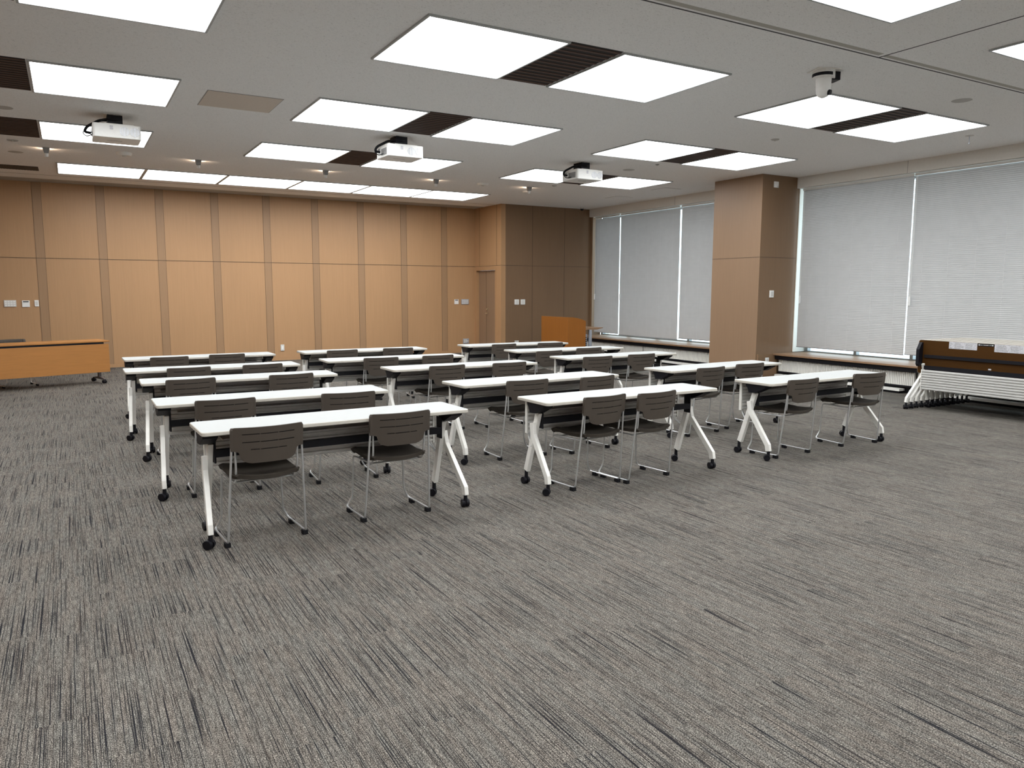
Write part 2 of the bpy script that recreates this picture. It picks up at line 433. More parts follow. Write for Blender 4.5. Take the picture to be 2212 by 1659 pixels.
for y0, y1, lb in ((7.11, 9.53, 'low white metal rail on the floor under the radiator right of the pillar'), (4.0, 6.95, 'low grey-white metal rail on the floor behind the nested tables'), (10.80, 15.5, 'low white metal rail on the floor under the far radiators')):
    b = MB(); b.bb(-.05, .09, -(y1-y0)/2, (y1-y0)/2, 0.036, .074)
    t = thing('floor_rail', lb, 'rail', (11.04, (y0+y1)/2, 0), group='low rails under the radiators')
    b.build('rail_bar', M['white_metal'], t, bevel=.003)
    bbx('rail_foot', M['black'], t, -.02, .08, -(y1-y0)/2+.02, (y1-y0)/2-.02, 0, .036)

# ------------------------------------------------------------------ ceiling fixtures
def light_panel(w, d, b=.018):
    t = thing('ceiling_light', '', 'ceiling light', group='square lit ceiling panels')
    f = MB(); z0, z1 = -.016, 0
    f.bb(-w/2, w/2, -d/2, -d/2+b, z0, z1); f.bb(-w/2, w/2, d/2-b, d/2, z0, z1)
    f.bb(-w/2, -w/2+b, -d/2+b, d/2-b, z0, z1); f.bb(w/2-b, w/2, -d/2+b, d/2-b, z0, z1)
    f.build('light_frame', M['light_frame'], t)
    bbx('diffuser', M['light'], t, -w/2+b, w/2-b, -d/2+b, d/2-b, -.008, -.001)
    return t
def vent(w, d):
    t = thing('ceiling_vent', '', 'vent', group='dark brown louvred ceiling vents')
    bbx('vent_back', M['louver_back'], t, -w/2, w/2, -d/2, d/2, -.002, 0)
    s = MB(); n = 14
    for i in range(n):
        y = -d/2 + d*(i+.5)/n
        s.bb(-w/2+.002, w/2-.002, y-d/n*.2, y+d/n*.2, -.006, -.002)
    s.build('vent_slats', M['louver'], t)
    return t
ROWY = [(2.57, 3.825), (5.43, 6.69), (8.285, 9.525), (11.11, 12.36)]
RN = ['cut by the top edge', 'in the nearest whole row', 'in the second row away', 'in the third row away']
COLX = [(-2.03, -.755, -.21, 1.075, 'left'), (2.42, 3.69, 4.24, 5.515, 'middle'), (6.86, 8.105, 8.595, 9.865, 'right')]
L0 = light_panel(1.27, 1.255); V0 = vent(.535, 1.255); ul = uv = False
PX = {'left': 'left-hand', 'middle': 'middle', 'right': 'right-hand'}
rows = [(-3.11, -1.855, 'behind the viewpoint'), (-.27, .985, 'above the viewpoint')] + [(a, b, RN[i]) for i, (a, b) in enumerate(ROWY)]  # first two rows continue the grid unseen, added to light the foreground
for y0, y1, rn in rows:
    for xa, xb, xc, xd, cn in COLX:
        yc = (y0+y1)/2
        for half, x in (('left', (xa+xb)/2), ('right', (xc+xd)/2)):
            lb = 'glowing square ceiling panel, %s half of %s fixture %s' % (half, PX[cn], rn)
            o = place(L0, ul, (x, yc, H), 0, lb); ul = True
        o = place(V0, uv, ((xb+xc)/2, yc, H), 0, 'dark brown louvred ceiling vent inside the %s light fixture %s' % (PX[cn], rn)); uv = True
ord6 = ['leftmost', 'second from the left', 'third from the left', 'third from the right', 'second from the right', 'rightmost']
LB = light_panel(1.318, 1.29, .026); LB['group'] = 'row of ceiling panels along the wooden back wall'
for k in range(6):
    o = place(LB, k > 0, (-.06+1.32*(k+.5), 15.18, H), 0, '%s of six glowing panels in the ceiling strip along the back wall' % ord6[k])
    o['group'] = 'row of ceiling panels along the wooden back wall'

# wall-washer spots
sp = thing('spotlight', '', 'spotlight', group='small ceiling spotlights before the back wall')
b = MB(); b.prism([(-.045, 0), (-.028, -.075), (.028, -.075), (.045, 0)], -.05, .02, 'y'); b.build('spot_shade', M['grey'], sp)
b = MB(); b.cyl((0, -.005, -.075), (0, .0, -.125), .030, .026, 14); b.build('spot_lens', M['offwhite'], sp)
ld = bpy.data.lights.new('spot_lamp', 'POINT'); ld.energy = 3.0; ld.color = (1, .72, .50); ld.shadow_soft_size = .012
lo = bpy.data.objects.new('lamp', ld); COL.objects.link(lo); lo.parent = sp; lo.location = (0, .035, -.035)
five = ['leftmost', 'second from the left', 'middle', 'second from the right', 'rightmost']
for k, x in enumerate((-.161, 1.889, 3.922, 5.982, 7.987)):
    place(sp, k > 0, (x, 13.19, H), 0, '%s of the five small warm spotlights before the back strip' % five[k])

# detectors, speakers, sprinklers
def disc(name, cat, label, x, y, r, hgt, mat, inner=None, pin=False, group=None, part='body'):
    t = thing(name, label, cat, (x, y, H), group=group)
    b = MB(); b.lathe([(0, -hgt), (r*.82, -hgt), (r*.95, -hgt*.6), (r, 0), (0, 0)], n=24); b.build(part, mat, t, weld=True)
    if inner:
        b = MB(); b.cyl((0, 0, -hgt), (0, 0, -hgt-.012), inner, inner*.8, 14); b.build('sensor', M['offwhite'], t)
    if pin:
        b = MB(); b.cyl((0, 0, -hgt), (0, 0, -.10), .006, .006, 8); b.cyl((0, 0, -.10), (0, 0, -.104), .014, .014, 10); b.build('sprinkler_pin', M['alu'], t)
    return t
sd = 'white smoke detectors'
disc('smoke_detector', 'smoke detector', 'white round smoke detector below the left-hand projector, before the lit strip', .838, 13.05, .11, .045, M['white'], .03, group=sd)
disc('smoke_detector', 'smoke detector', 'white round smoke detector in front of the right end of the lit ceiling strip', 6.957, 13.18, .11, .04, M['white'], .03, group=sd)
disc('smoke_detector', 'smoke detector', 'white round disc detector under the rightmost small spotlight', 8.27, 13.75, .09, .03, M['white'], group=sd)
ck = 'round flush ceiling speakers'
disc('ceiling_speaker', 'speaker', 'round grey flush speaker at the right, above the right-hand front fixture', 8.39, 4.93, .10, .004, M['speaker'], group=ck, part='speaker_grille')
disc('ceiling_speaker', 'speaker', 'round grey flush speaker near the right-hand projector', 8.31, 10.47, .10, .004, M['speaker'], group=ck, part='speaker_grille')
disc('ceiling_speaker', 'speaker', 'round beige flush speaker at the left edge between two dark vents', -.52, 10.56, .10, .004, M['speaker'], group=ck, part='speaker_grille')
disc('ceiling_speaker', 'speaker', 'round beige flush speaker at the left edge below the leftmost spotlight', -.56, 13.8, .10, .004, M['speaker'], group=ck, part='speaker_grille')
sk = 'sprinkler heads'
disc('sprinkler', 'sprinkler', 'sprinkler head with hanging pin near the soffit at the right edge', 10.34, 5.94, .055, .006, M['offwhite'], pin=True, group=sk, part='cover_plate')
disc('sprinkler', 'sprinkler', 'small flush sprinkler disc between the front and second right-hand fixtures', 8.35, 7.40, .055, .012, M['speaker'], .015, group=sk, part='cover_plate')
disc('sprinkler', 'sprinkler', 'small flush sprinkler disc just behind the right-hand projector', 8.30, 12.75, .05, .01, M['speaker'], .012, group=sk, part='cover_plate')
disc('sprinkler', 'sprinkler', 'tiny dark sprinkler dot behind the second right-hand fixture', 8.35, 9.79, .03, .012, M['grey'], .01, group=sk, part='cover_plate')
disc('sprinkler', 'sprinkler', 'small flush sprinkler disc left of the left-hand projector', -.545, 12.76, .07, .008, M['speaker'], .012, group=sk, part='cover_plate')

def hatch(x0, x1, y0, y1, label, mat, lip):
    t = thing('ceiling_hatch', label, 'hatch', ((x0+x1)/2, (y0+y1)/2, H)); w, d = x1-x0, y1-y0
    bbx('hatch_rim', lip, t, -w/2, w/2, -d/2, d/2, -.003, 0)
    bbx('hatch_door', mat, t, -w/2+.008, w/2-.008, -d/2+.008, d/2-.008, -.005, -.003)
hatch(1.35, 2.12, 8.57, 9.30, 'beige square access hatch in the ceiling between the left and middle fixtures', M['hatch'], M['grey'])
hatch(10.36, 10.78, 13.43, 13.86, 'flush square ceiling hatch nearest the far corner by the windows', M['ceiling'], M['speaker'])
hatch(10.32, 10.74, 11.85, 12.28, 'flush square ceiling hatch nearer the pillar by the windows', M['ceiling'], M['speaker'])
t = thing('air_diffuser', 'long dark slotted air diffuser in the ceiling at the left edge', 'vent', (-1.6, 15.5, H))
bbx('diffuser_back', M['black'], t, -1.28, 1.28, -.25, .25, -.003, 0)
b = MB()
for i in range(60): b.bb(-1.27+i*.0425, -1.25+i*.0425, -.245, .245, -.006, -.003)
b.build('diffuser_fins', M['black'], t)

# projectors
def projector():
    t = thing('projector', '', 'projector', group='white ceiling projectors')
    w, d, hh = .50, .44, .155
    b = MB(); b.prism(rrect(w, d, .03), -.285, -.285+hh, 'z'); b.build('projector_body', M['white'], t, bevel=.008)
    for x in (.075, .185):
        b = MB(); b.cyl((x, -d/2-.003, -.207), (x, -d/2+.01, -.207), .052, .052, 24); f = b.build('fan_grille', M['fan'], t)
        g = MB(); [g.bb(x+dx-.003, x+dx+.003, -d/2-.005, -d/2-.003, -.255, -.159) for dx in (-.018, .018)]; g.build('grille_bars', M['white'], f)
    bbx('rating_label', M['paper'], t, -.075, -.04, -d/2-.001, -d/2, -.195, -.150)
    b = MB(); b.bb(-w/2-.004, -w/2, -.17, .02, -.26, -.175); b.bb(-w/2-.012, -w/2-.004, .0, .02, -.25, -.23); b.bb(-w/2-.012, -w/2-.004, -.12, -.08, -.25, -.22); b.bb(-w/2-.012, -w/2-.004, .08, .13, -.19, -.16)
    b.build('connector_panel', M['grey'], t)
    b = MB(); b.bb(-.09, .07, -.10, .12, -.115, 0); b.build('mount_box', M['black'], t)
    b = MB(); b.bb(-.13, .18, -.17, .17, -.129, -.116); b.build('mount_plate', M['white_metal'], t, bevel=.003)
    b = MB(); b.bb(-.12, .08, -.10, .12, -.008, 0); b.build('ceiling_plate', M['white_metal'], t)
    b = MB()
    b.tube(fillet([(-.06, .02, -.05), (-.16, .0, -.06), (-.30, .06, -.14), (-.33, .06, -.20), (-.26, .05, -.21)], .05, 5), .016, 8)
    b.tube(fillet([(-.30, .06, -.15), (-.35, .02, -.22), (-.31, -.02, -.265), (-.255, -.06, -.245)], .05, 5), .006, 6)
    b.tube(fillet([(.06, -.08, -.05), (-.02, -.14, -.07), (-.10, -.1, -.06), (-.16, .0, -.06)], .04, 5), .010, 6)
    b.build('cable', M['black'], t)
    b = MB(); b.bb(-.10, .06, -.02, -.01, -.2865, -.285); b.build('bottom_slot', M['grey'], t)
    return t
pj = projector()
for k, (x, y, lb) in enumerate(((.595, 10.40, 'white ceiling projector at the left, in front of the third-row light'), (3.95, 9.86, 'white ceiling projector in the middle, with black cable bundle on its left'), (7.24, 10.30, 'white ceiling projector at the right, nearest the windows'))):
    place(pj, k > 0, (x, y, H), 0, lb)

# pan-tilt camera
t = thing('ceiling_camera', 'white pan-tilt video camera hanging upside down from the ceiling at the right', 'camera', (6.17, 4.93, H), -.35)
b = MB(); b.prism(arc((0, 0), .10, PI*.75, PI*2.0, 10)+[(.09, .06), (-.05, .09)], -.075, -.008, 'z'); b.build('camera_base', M['white'], t, bevel=.004)
b = MB(); b.prism(arc((0, 0), .102, PI*.85, PI*1.6, 10)+[(0, 0)], -.062, -.035, 'z'); b.build('base_slot', M['black'], t)
b = MB(); b.bb(.03, .15, -.03, .09, -.085, -.012); b.tube(fillet([(.1, .05, -.03), (.19, .09, -.035), (.22, .13, -.01)], .04), .012); b.build('cable_plugs', M['black'], t)
b = MB(); b.lathe([(.07, -.075), (.07, -.085), (.066, -.17), (.060, -.205), (.045, -.232), (.02, -.245), (0, -.247)], n=28); b.build('camera_head', M['white'], t, weld=True)
b = MB(); b.cyl((.028, -.045, -.205), (.040, -.062, -.21), .026, .024, 18); b.build('lens', M['black'], t)
b = MB(); b.bb(-.11, .12, -.09, .10, -.008, 0); b.build('ceiling_plate', M['white_metal'], t)
# dome camera in the corner
t = thing('dome_camera', 'tiny dark dome security camera at the ceiling in the far corner', 'camera', (11.05, 15.72, H))
b = MB(); b.cyl((0, 0, 0), (0, 0, -.03), .05, .048); b.build('dome_base', M['offwhite'], t)
b = MB(); b.lathe([(.04, -.03), (.038, -.05), (.026, -.068), (0, -.075)], n=16); b.build('dome', M['black'], t, weld=True)

# ------------------------------------------------------------------ wall plates
def plate(name, cat, label, face, u, z, w, h, mat, details=(), group=None):
    """face 'back' (looking -Y at YB), 'wing' (YW), 'pillar' (y 9.61)"""
    y = {'back': YB, 'wing': YW, 'pillar': 9.61, 'endpanel': 9.5515}[face]
    t = thing(name, label, cat, (u, y, z), group=group)
    b = MB(); b.bb(-w/2, w/2, -.016, 0, -h/2, h/2); b.build('cover_plate', mat, t, bevel=.003)
    for pn, x0, x1, z0, z1, mt in details: bbx(pn, mt, t, x0, x1, -.0195, -.016, z0, z1)
    return t
W8, OW, GR, LC = M['white'], M['offwhite'], M['grey'], M['lcd']
def keys(n, rws, w, h, mt=None):
    return [('rocker', -w/2+w*(i+.15)/n, -w/2+w*(i+.85)/n, -h/2+h*(j+.2)/rws, -h/2+h*(j+.8)/rws, mt or W8) for i in range(n) for j in range(rws)]
plate('light_switch', 'switch', 'wide white switch panel at the left edge of the back wall', 'back', -.972, 1.297, .195, .125, OW, keys(4, 3, .18, .11))
plate('thermostat', 'thermostat', 'white thermostat with dark display near the left edge of the back wall', 'back', -.72, 1.29, .125, .125, W8, [('display', -.045, .045, .03, .05, LC)])
plate('wall_jack', 'switch', 'narrow white wall plate just left of the leftmost dark wall strip', 'back', -.545, 1.298, .07, .12, W8, [('rocker', -.02, .02, -.035, .035, OW)])
plate('thermostat', 'thermostat', 'small white thermostat with dark display on the back wall left of the door', 'back', 8.40, 1.283, .115, .12, W8, [('display', -.04, .04, .03, .048, LC)])
plate('light_switch', 'switch', 'grey switch panel with rows of white keys right beside the door', 'back', 8.64, 1.281, .205, .13, M['alu'], keys(4, 3, .18, .11))
plate('power_outlet', 'outlet', 'white single power outlet low on the back wall between table columns', 'back', 4.075, .282, .08, .14, OW, [('socket', -.02, .02, -.04, .04, W8)])
plate('power_outlet', 'outlet', 'wide grey outlet plate low on the back wall left of the door', 'back', 8.66, .29, .165, .125, M['alu'], [('socket', -.055, -.03, -.04, .04, W8), ('socket', -.012, .013, -.04, .04, W8), ('socket', .035, .06, -.015, .015, W8)])
plate('light_switch', 'switch', 'left of two white control plates on the wall right of the door', 'wing', 9.348, 1.29, .12, .125, W8, keys(2, 2, .07, .09, OW))
plate('light_switch', 'switch', 'right of two white control plates on the wall right of the door', 'wing', 9.52, 1.29, .12, .125, W8, keys(2, 2, .07, .09, OW))
plate('power_outlet', 'outlet', 'low outlet plate on the dark wall just behind the back table', 'wing', 9.35, .30, .11, .12, OW, [('socket', -.03, .03, -.03, .03, W8)])
plate('light_switch', 'switch', 'small white switch box at mid-height on the wooden pillar', 'pillar', 10.912, 1.514, .10, .125, W8, [('rocker', -.03, .03, -.04, .04, OW)])
t = plate('wifi_box', 'wireless box', 'small white wireless box high on the wooden pillar near the ceiling', 'pillar', 10.912, 3.428, .11, .105, W8, [('side_block', .02, .05, -.055, -.02, OW)])
plate('power_outlet', 'outlet', 'white outlet low on the wooden box between pillar and ledge', 'endpanel', 10.80, .34, .08, .075, W8, [('socket', -.02, .02, -.02, .02, OW)])

# ------------------------------------------------------------------ furniture
def slat_panel(w, z0, z1, y):
    b = MB(); n = 8; hgt = (z1-z0)/n; poly = []
    for i in range(n):
        za = z0+hgt*i
        poly += [(y-.002, za+.001), (y-.011, za+.012), (y-.010, za+hgt-.007), (y+.004, za+hgt-.006), (y+.004, za+hgt)]
    poly += [(y+.008, z1), (y+.008, z0)]
    b.prism(poly, -w/2, w/2, 'x'); return b
def caster(x, y, z, yaw):
    """twin-wheel caster on the floor under (x, y); z = height of the leg end"""
    b = MB(); c = Vector((math.cos(yaw), math.sin(yaw), 0)); a = Vector((-c.y, c.x, 0)); p = Vector((x, y, .031)) + a*.012
    for s in (-1, 1): b.cyl(p+c*s*.006, p+c*s*.027, .031, .028, 18)
    b.cyl(p-c*.006, p+c*.006, .022, .022, 14)
    h = Vector((x, y, 0))
    b.cyl(h+Vector((0, 0, .045)), h+Vector((0, 0, z)), .016, .013, 12)
    return b
def bar(b, p, q, w, d, m=0):
    """rectangular tube in a Y-Z plane: w along X, d across"""
    p, q = Vector(p), Vector(q); t = (q-p).normalized(); n = Vector((1, 0, 0)).cross(t).normalized(); x = Vector((w/2, 0, 0)); n = n*d/2
    vs = [p-x-n, p+x-n, p+x+n, p-x+n, q-x-n, q+x-n, q+x+n, q-x+n]
    b._add(vs, [(3,2,1,0),(4,5,6,7),(0,1,5,4),(1,2,6,5),(2,3,7,6),(3,0,4,7)], m)
def polybar(b, pts, w, d):
    """one continuous bent rectangular tube in a Y-Z plane"""
    pts = [Vector(p) for p in pts]; vs = []
    for i, p in enumerate(pts):
        ta = (p-pts[i-1]).normalized() if i else None; tb = (pts[i+1]-p).normalized() if i < len(pts)-1 else None
        t = (ta+tb).normalized() if ta and tb else (ta or tb)
        n = Vector((1, 0, 0)).cross(t).normalized(); k = 1/max(.5, t.dot(ta or tb))
        n = n*d/2*k; x = Vector((w/2, 0, 0)); vs += [p-x-n, p+x-n, p+x+n, p-x+n]
    fs = [(3,2,1,0), tuple(range(len(vs)-4, len(vs)))]
    for i in range(len(pts)-1):
        o = 4*i; fs += [(o+k, o+(k+1)%4, o+4+(k+1)%4, o+4+k) for k in range(4)]
    b._add(vs, fs)
def make_table(folded):
    t = thing('folding_table', '', 'table', group='white folding tables set out in rows' if not folded else 'folded tables nested by the window')
    W, D, T = 1.8, .45, .025
    top = MB()
    o2, o1 = rrect(W, D, .03), rrect(W-.008, D-.008, .027)
    # white top face, cream band, brown underside
    n = len(o2)
    rings = [[(x, y, T) for x, y in o1], [(x, y, T-.004) for x, y in o2], [(x, y, .004) for x, y in o2], [(x, y, 0) for x, y in o1]]
    vs = [v for r in rings for v in r]
    if folded:   # tipped upright: underside faces the sitter
        vs = [(x, .03+z, .70+y) for x, y, z in vs]
    else:
        vs = [(x, y, .695+z) for x, y, z in vs]
    top._add(vs, [tuple(range(n))], 0); top._add(vs, [tuple(range(4*n-1, 3*n-1, -1))], 2)
    for k in range(3): top._add(vs, [(k*n+i, (k+1)*n+i, (k+1)*n+(i+1)%n, k*n+(i+1)%n) for i in range(n)], 1)
    tp = top.build('tabletop', [M['white_top'], M['cream'], M['under']], t, weld=True)
    for s in (-1, 1):
        b = MB()
        if folded:
            b.prism([(-.055, .60), (-.03, .57), (.03, .60), (.03, .89), (.0, .89), (-.055, .80)], s*.855-.022, s*.855+.022, 'x')
        else:
            b.prism([(-.155, .695), (-.14, .668), (-.03, .615), (.05, .610), (.062, .65), (.085, .672), (.09, .695)], s*.838-.045, s*.838+.045, 'x')
            b.bb(*sorted((s*.794, s*.782)), .0, .075, .48, .64)
        b.build('bracket', M['black'], t, bevel=.004)
        b = MB(); bar(b, (s*.812, .025, .61), (s*.818, .185, .115), .034, .05); lg = b.build('leg', M['white_metal'], t, bevel=.004)
        b = MB(); polybar(b, [(s*.842, .066, .525), (s*.846, .045, .43), (s*.874, -.195, .145), (s*.874, -.205, .09)], .032, .048); b.build('branch_leg', M['white_metal'], t, bevel=.004)
        caster(s*.818, .195, .13, s*.4+.5).build('caster', M['black'], t)
        caster(s*.874, -.205, .095, .3-s*.5).build('caster', M['black'], t)
        b = MB()
        for e in (0, .014): b.tube(fillet([(s*(.79-e), .2, .44), (s*(.80-e), .19, .40), (s*(.83-e*.3), .115, .33), (s*.84, .10, .335)], .03), .004, 6)
        if not folded: b.build('panel_strut', M['chrome'], t)
    bbx('stretcher', M['black'], t, -.79, .79, .0, .035, .535 if folded else .518, .585 if folded else .566)
    if folded:
        bbx('support_rail', M['black'], t, -.80, .80, .004, .03, .69, .73)
        pn = slat_panel(1.60, .265, .53, -.015); pp = pn.build('modesty_panel', M['rad_panel'], t)
        bbx('panel_edge', M['white_metal'], pp, -.808, -.80, -.028, -.004, .262, .534)
    else:
        pn = slat_panel(1.62, .42, .688, .20); pp = pn.build('modesty_panel', M['grey_panel'], t)
        for s in (-1, 1): bbx('panel_edge', M['white_metal'], pp, s*.815-.006, s*.815+.006, .185, .213, .418, .69)
        bbx('under_shelf', M['grey_panel'], t, -.72, .72, .11, .185, .60, .612)
    return t

TABLES = {"L1": [1.429, 10.498, 0.013],
  "L2": [1.353, 8.953, -0.004],
  "L3": [1.421, 7.769, -0.025],
  "L4": [1.405, 6.292, 0.0],
  "L5": [1.523, 5.009, 0.032],
  "M1": [3.609, 10.505, -0.012],
  "M2": [3.525, 9.121, -0.027],
  "M3": [3.846, 7.826, -0.004],
  "M4": [3.877, 6.288, 0.041],
  "M5": [3.961, 5.023, 0.022],
  "R1": [6.132, 10.564, -0.033],
  "R2": [6.256, 9.287, -0.048],
  "R3": [6.25, 8.09, 0.003],
  "R4": [6.362, 6.369, 0.053],
  "R5": [6.393, 5.05, 0.03]}
RNAME = {1: 'back row', 2: 'second row from the back', 3: 'middle row', 4: 'second row from the front', 5: 'front row'}
CNAME = {'L': 'left', 'M': 'middle', 'R': 'right'}
tb = make_table(False); used = False
for k, (x, y, r) in TABLES.items():
    place(tb, used, (x, y, 0), r, 'white-topped folding table on casters, %s column, %s' % (CNAME[k[0]], RNAME[int(k[1])])); used = True

SLOT_DY = -.0045
def make_chair():
    t = thing('stacking_chair', '', 'chair', group='brown stacking chairs at the tables')
    # back shell: taller ears at both sides, three slots
    line = lambda z: -.17 - .07*(z-.03)/.72
    zs = [.750, .745, .735, .7115, .7055, .6635, .6575, .6175, .6115, .600, .588, .560, .545, .536, .530]
    def hw(z):
        pts = [(.53, .10), (.536, .128), (.545, .148), (.56, .160), (.600, .172), (.6115, .212), (.735, .214), (.745, .207), (.75, .195)]
        for (a, b), (c, d) in zip(pts, pts[1:]):
            if z <= c: return b+(d-b)*(z-a)/(c-a)
        return pts[-1][1]
    tx = [-1, -.93, -.86, -.8, -.72, -.5, -.262, -.238, 0, .238, .262, .5, .72, .8, .86, .93, 1]
    rows = [[(hw(z)*u, line(z)-.045*(1-(hw(z)*u/.214)**2)+.004, z) for u in tx] for z in zs]
    skip = set()
    for r, lim in ((3, .75), (5, .7), (7, .65)):
        for j in range(len(tx)-1):
            a, c = tx[j], tx[j+1]
            if max(abs(a), abs(c)) <= lim+.03 and not (abs(abs(a)-.25) < .02 and abs(abs(c)-.25) < .02): skip.add((r, j))
    b = MB(); b.grid(rows, skip=skip); back = b.build('backrest', M['chair'], t, solid=.011)
    b = MB()
    for r in (3, 5, 7):
        z0, z1 = zs[r], zs[r+1]
        b.grid([[(hw(z)*u, line(z)-.045*(1-(hw(z)*u/.214)**2)+.004+SLOT_DY, z+dz) for u in tx[3:-3]] for z, dz in ((z0, .004), (z1, -.004))])
    b.build('slot_shade', M['black'], back)  # black strips stand in for the shade deep in the open slots
    for s in (-1, 1):
        b = MB(); p0, p1 = (s*.200, line(.605), .605), (s*.200, line(.742), .742)
        vs = []
        for z in (.605, .735, .748):
            k = 1 if z < .74 else .7
            yy = line(z)
            vs += [(s*(.20-.018*k), yy-.014*k, z), (s*(.20+.018*k), yy-.012*k, z), (s*(.20+.018*k), yy+.014*k, z), (s*(.20-.018*k), yy+.014*k, z)]
        fs = [(0,1,2,3), (8,9,10,11)] + [(o+i, o+(i+1)%4, o+4+(i+1)%4, o+4+i) for o in (0, 4) for i in range(4)]
        b._add(vs, fs); b.build('post_sleeve', M['chair'], back, bevel=.003)
    # seat
    b = MB(); ys = [.17, .158, .13, .05, -.05, -.14, -.19, -.21]; xs = [-1, -.93, -.6, -.2, .2, .6, .93, 1]
    zf = [.406, .420, .430, .424, .417, .420, .426, .424]; rows = []
    for y, z in zip(ys, zf):
        row = []
        for u in xs:
            w = .198 - (.02 if y in (ys[0], ys[-1]) else 0)
            row.append((u*w, y - (.035*(1-u*u) if y < -.1 else 0) + (.01*(1-u*u) if y > .1 else 0), z + .010*abs(u)**3 - .006*(1-u*u) - (.006 if abs(u) == 1 else 0)))
        rows.append(row)
    b.grid(rows); b.build('seat', M['seat'], t, solid=.026)
    for s in (-1, 1):
        pts = [(s*.188, line(.62)+.012, .62), (s*.185, -.205, .47), (s*.182, -.175, .398), (s*.186, .12, .396), (s*.189, .166, .392), (s*.198, .176, .10), (s*.236, .188, .032), (s*.24, .15, .028), (s*.24, -.172, .028), (s*.212, line(.62), .62), (s*.206, line(.70), .70)]
        b = MB(); b.tube(fillet(pts, .03, 4), .0068, 8); f = b.build('side_frame', M['chrome'], t)
        for y in (.125, -.145):
            bbx('glide', M['black_soft'], f, s*.24-.017, s*.24+.017, y-.022, y+.022, 0, .03, bevel=.004)
    b = MB(); b.tube([(-.184, .10, .393), (.184, .10, .393)], .006, 8); b.tube([(-.182, -.13, .393), (.182, -.13, .393)], .006, 8); b.build('cross_bar', M['chrome'], t)
    return t
CHAIRS = {"L1a": [1.021, 10.137, 0.042],
  "L1b": [1.706, 10.228, 0.039],
  "L2a": [1.055, 8.645, 0.065],
  "L2b": [1.814, 8.65, 0.094],
  "L3a": [0.93, 7.524, 0.096],
  "L3b": [1.84, 7.491, 0.085],
  "L4a": [0.974, 5.984, 0.005],
  "L4b": [1.9, 5.91, -0.06],
  "L5a": [0.995, 4.684, 0.061],
  "L5b": [1.887, 4.766, 0.035],
  "M1a": [3.206, 10.199, 0.042],
  "M1b": [4.017, 10.196, -0.109],
  "M2a": [3.253, 8.819, -0.062],
  "M2b": [4.007, 8.807, 0.056],
  "M3a": [3.547, 7.553, 0.056],
  "M3b": [4.316, 7.522, 0.009],
  "M4a": [3.606, 5.952, -0.023],
  "M4b": [4.36, 5.895, 0.139],
  "M5a": [3.592, 4.755, 0.107],
  "M5b": [4.1, 4.729, 0.122],
  "R1a": [5.747, 10.189, 0.07],
  "R1b": [6.544, 10.118, -0.117],
  "R2a": [5.592, 8.745, 0.078],
  "R2b": [6.454, 8.951, 0.01],
  "R3a": [5.66, 7.7, -0.022],
  "R3b": [6.383, 7.726, 0.007],
  "R4a": [5.92, 6.005, 0.105],
  "R4b": [6.628, 6.114, 0.016],
  "R5a": [5.885, 4.773, 0.053],
  "R5b": [6.894, 4.798, -0.092]}
ch = make_chair(); used = False
for k, (x, y, r) in CHAIRS.items():
    dx = .05 if k == 'R2a' else (.03 if k[0] == 'R' and k[1] in '345' else 0)
    cx, cy = x - math.sin(r)*.245 + dx, y + math.cos(r)*.245
    place(ch, used, (cx, cy, 0), r, 'brown chair, %s of two at the %s-column table, %s' % ('left' if k[2] == 'a' else 'right', CNAME[k[0]], RNAME[int(k[1])])); used = True
dsk_r = math.radians(18.5)
o = place(ch, True, (-.80, 14.66, 0), dsk_r+PI, 'brown chair behind the honey-coloured wooden desk at the left edge'); del o['group']

# nested folded tables
ft = make_table(True)
nth = ['frontmost, brown underside with printed labels', 'second from the front', 'third from the front', 'fourth from the front', 'fifth and middle', 'fourth from the window', 'third from the window', 'second from the window', 'last, nearest the window']
nested = []
for k in range(9):
    nested.append(place(ft, k > 0, (9.81+.115*k, 5.23, 0), -PI/2, 'folded table nested by the window, '+nth[k]))
f0 = nested[0]
def sticker(name, x0, x1, z0, z1, mat, y=.0290):
    return bbx(name, mat, f0, x0, x1, y, y+.001, z0, z1)
s1 = sticker('printed_label', -.49, -.135, .83, .918, M['paper']); s2 = sticker('printed_label', .075, .62, .825, .918, M['paper'])
for st, cols in ((s1, [(-.48, -.45), (-.42, -.30), (-.28, -.16)]), (s2, [(.09, .24), (.26, .40), (.42, .60)])):
    mk = MB()
    for a, c in cols:
        for j in range(6):
            mk.bb(a, a+(c-a)*random.uniform(.6, 1), .0284, .0290, .838+j*.0125, .842+j*.0125)
    mk.build('printed_lines', M['grey'], st)
ab = sticker('arrow_strip', -.13, .07, .885, .918, M['black'])
ar = MB()
for s in (-1, 1):
    c = -.03
    ar.bb(*(sorted((c+s*.04, c+s*.075))), .0284, .029, .8995, .9025)
    ar.prism([(c+s*.075, .893), (c+s*.095, .901), (c+s*.075, .909)], .0284, .029, 'y')
for j in range(6): ar.bb(-.06+j*.0105, -.053+j*.0105, .0284, .029, .8985, .9045)
ar.build('arrow_marks', M['white'], ab)
sticker('small_sticker', .02, .055, .595, .612, M['paper'])

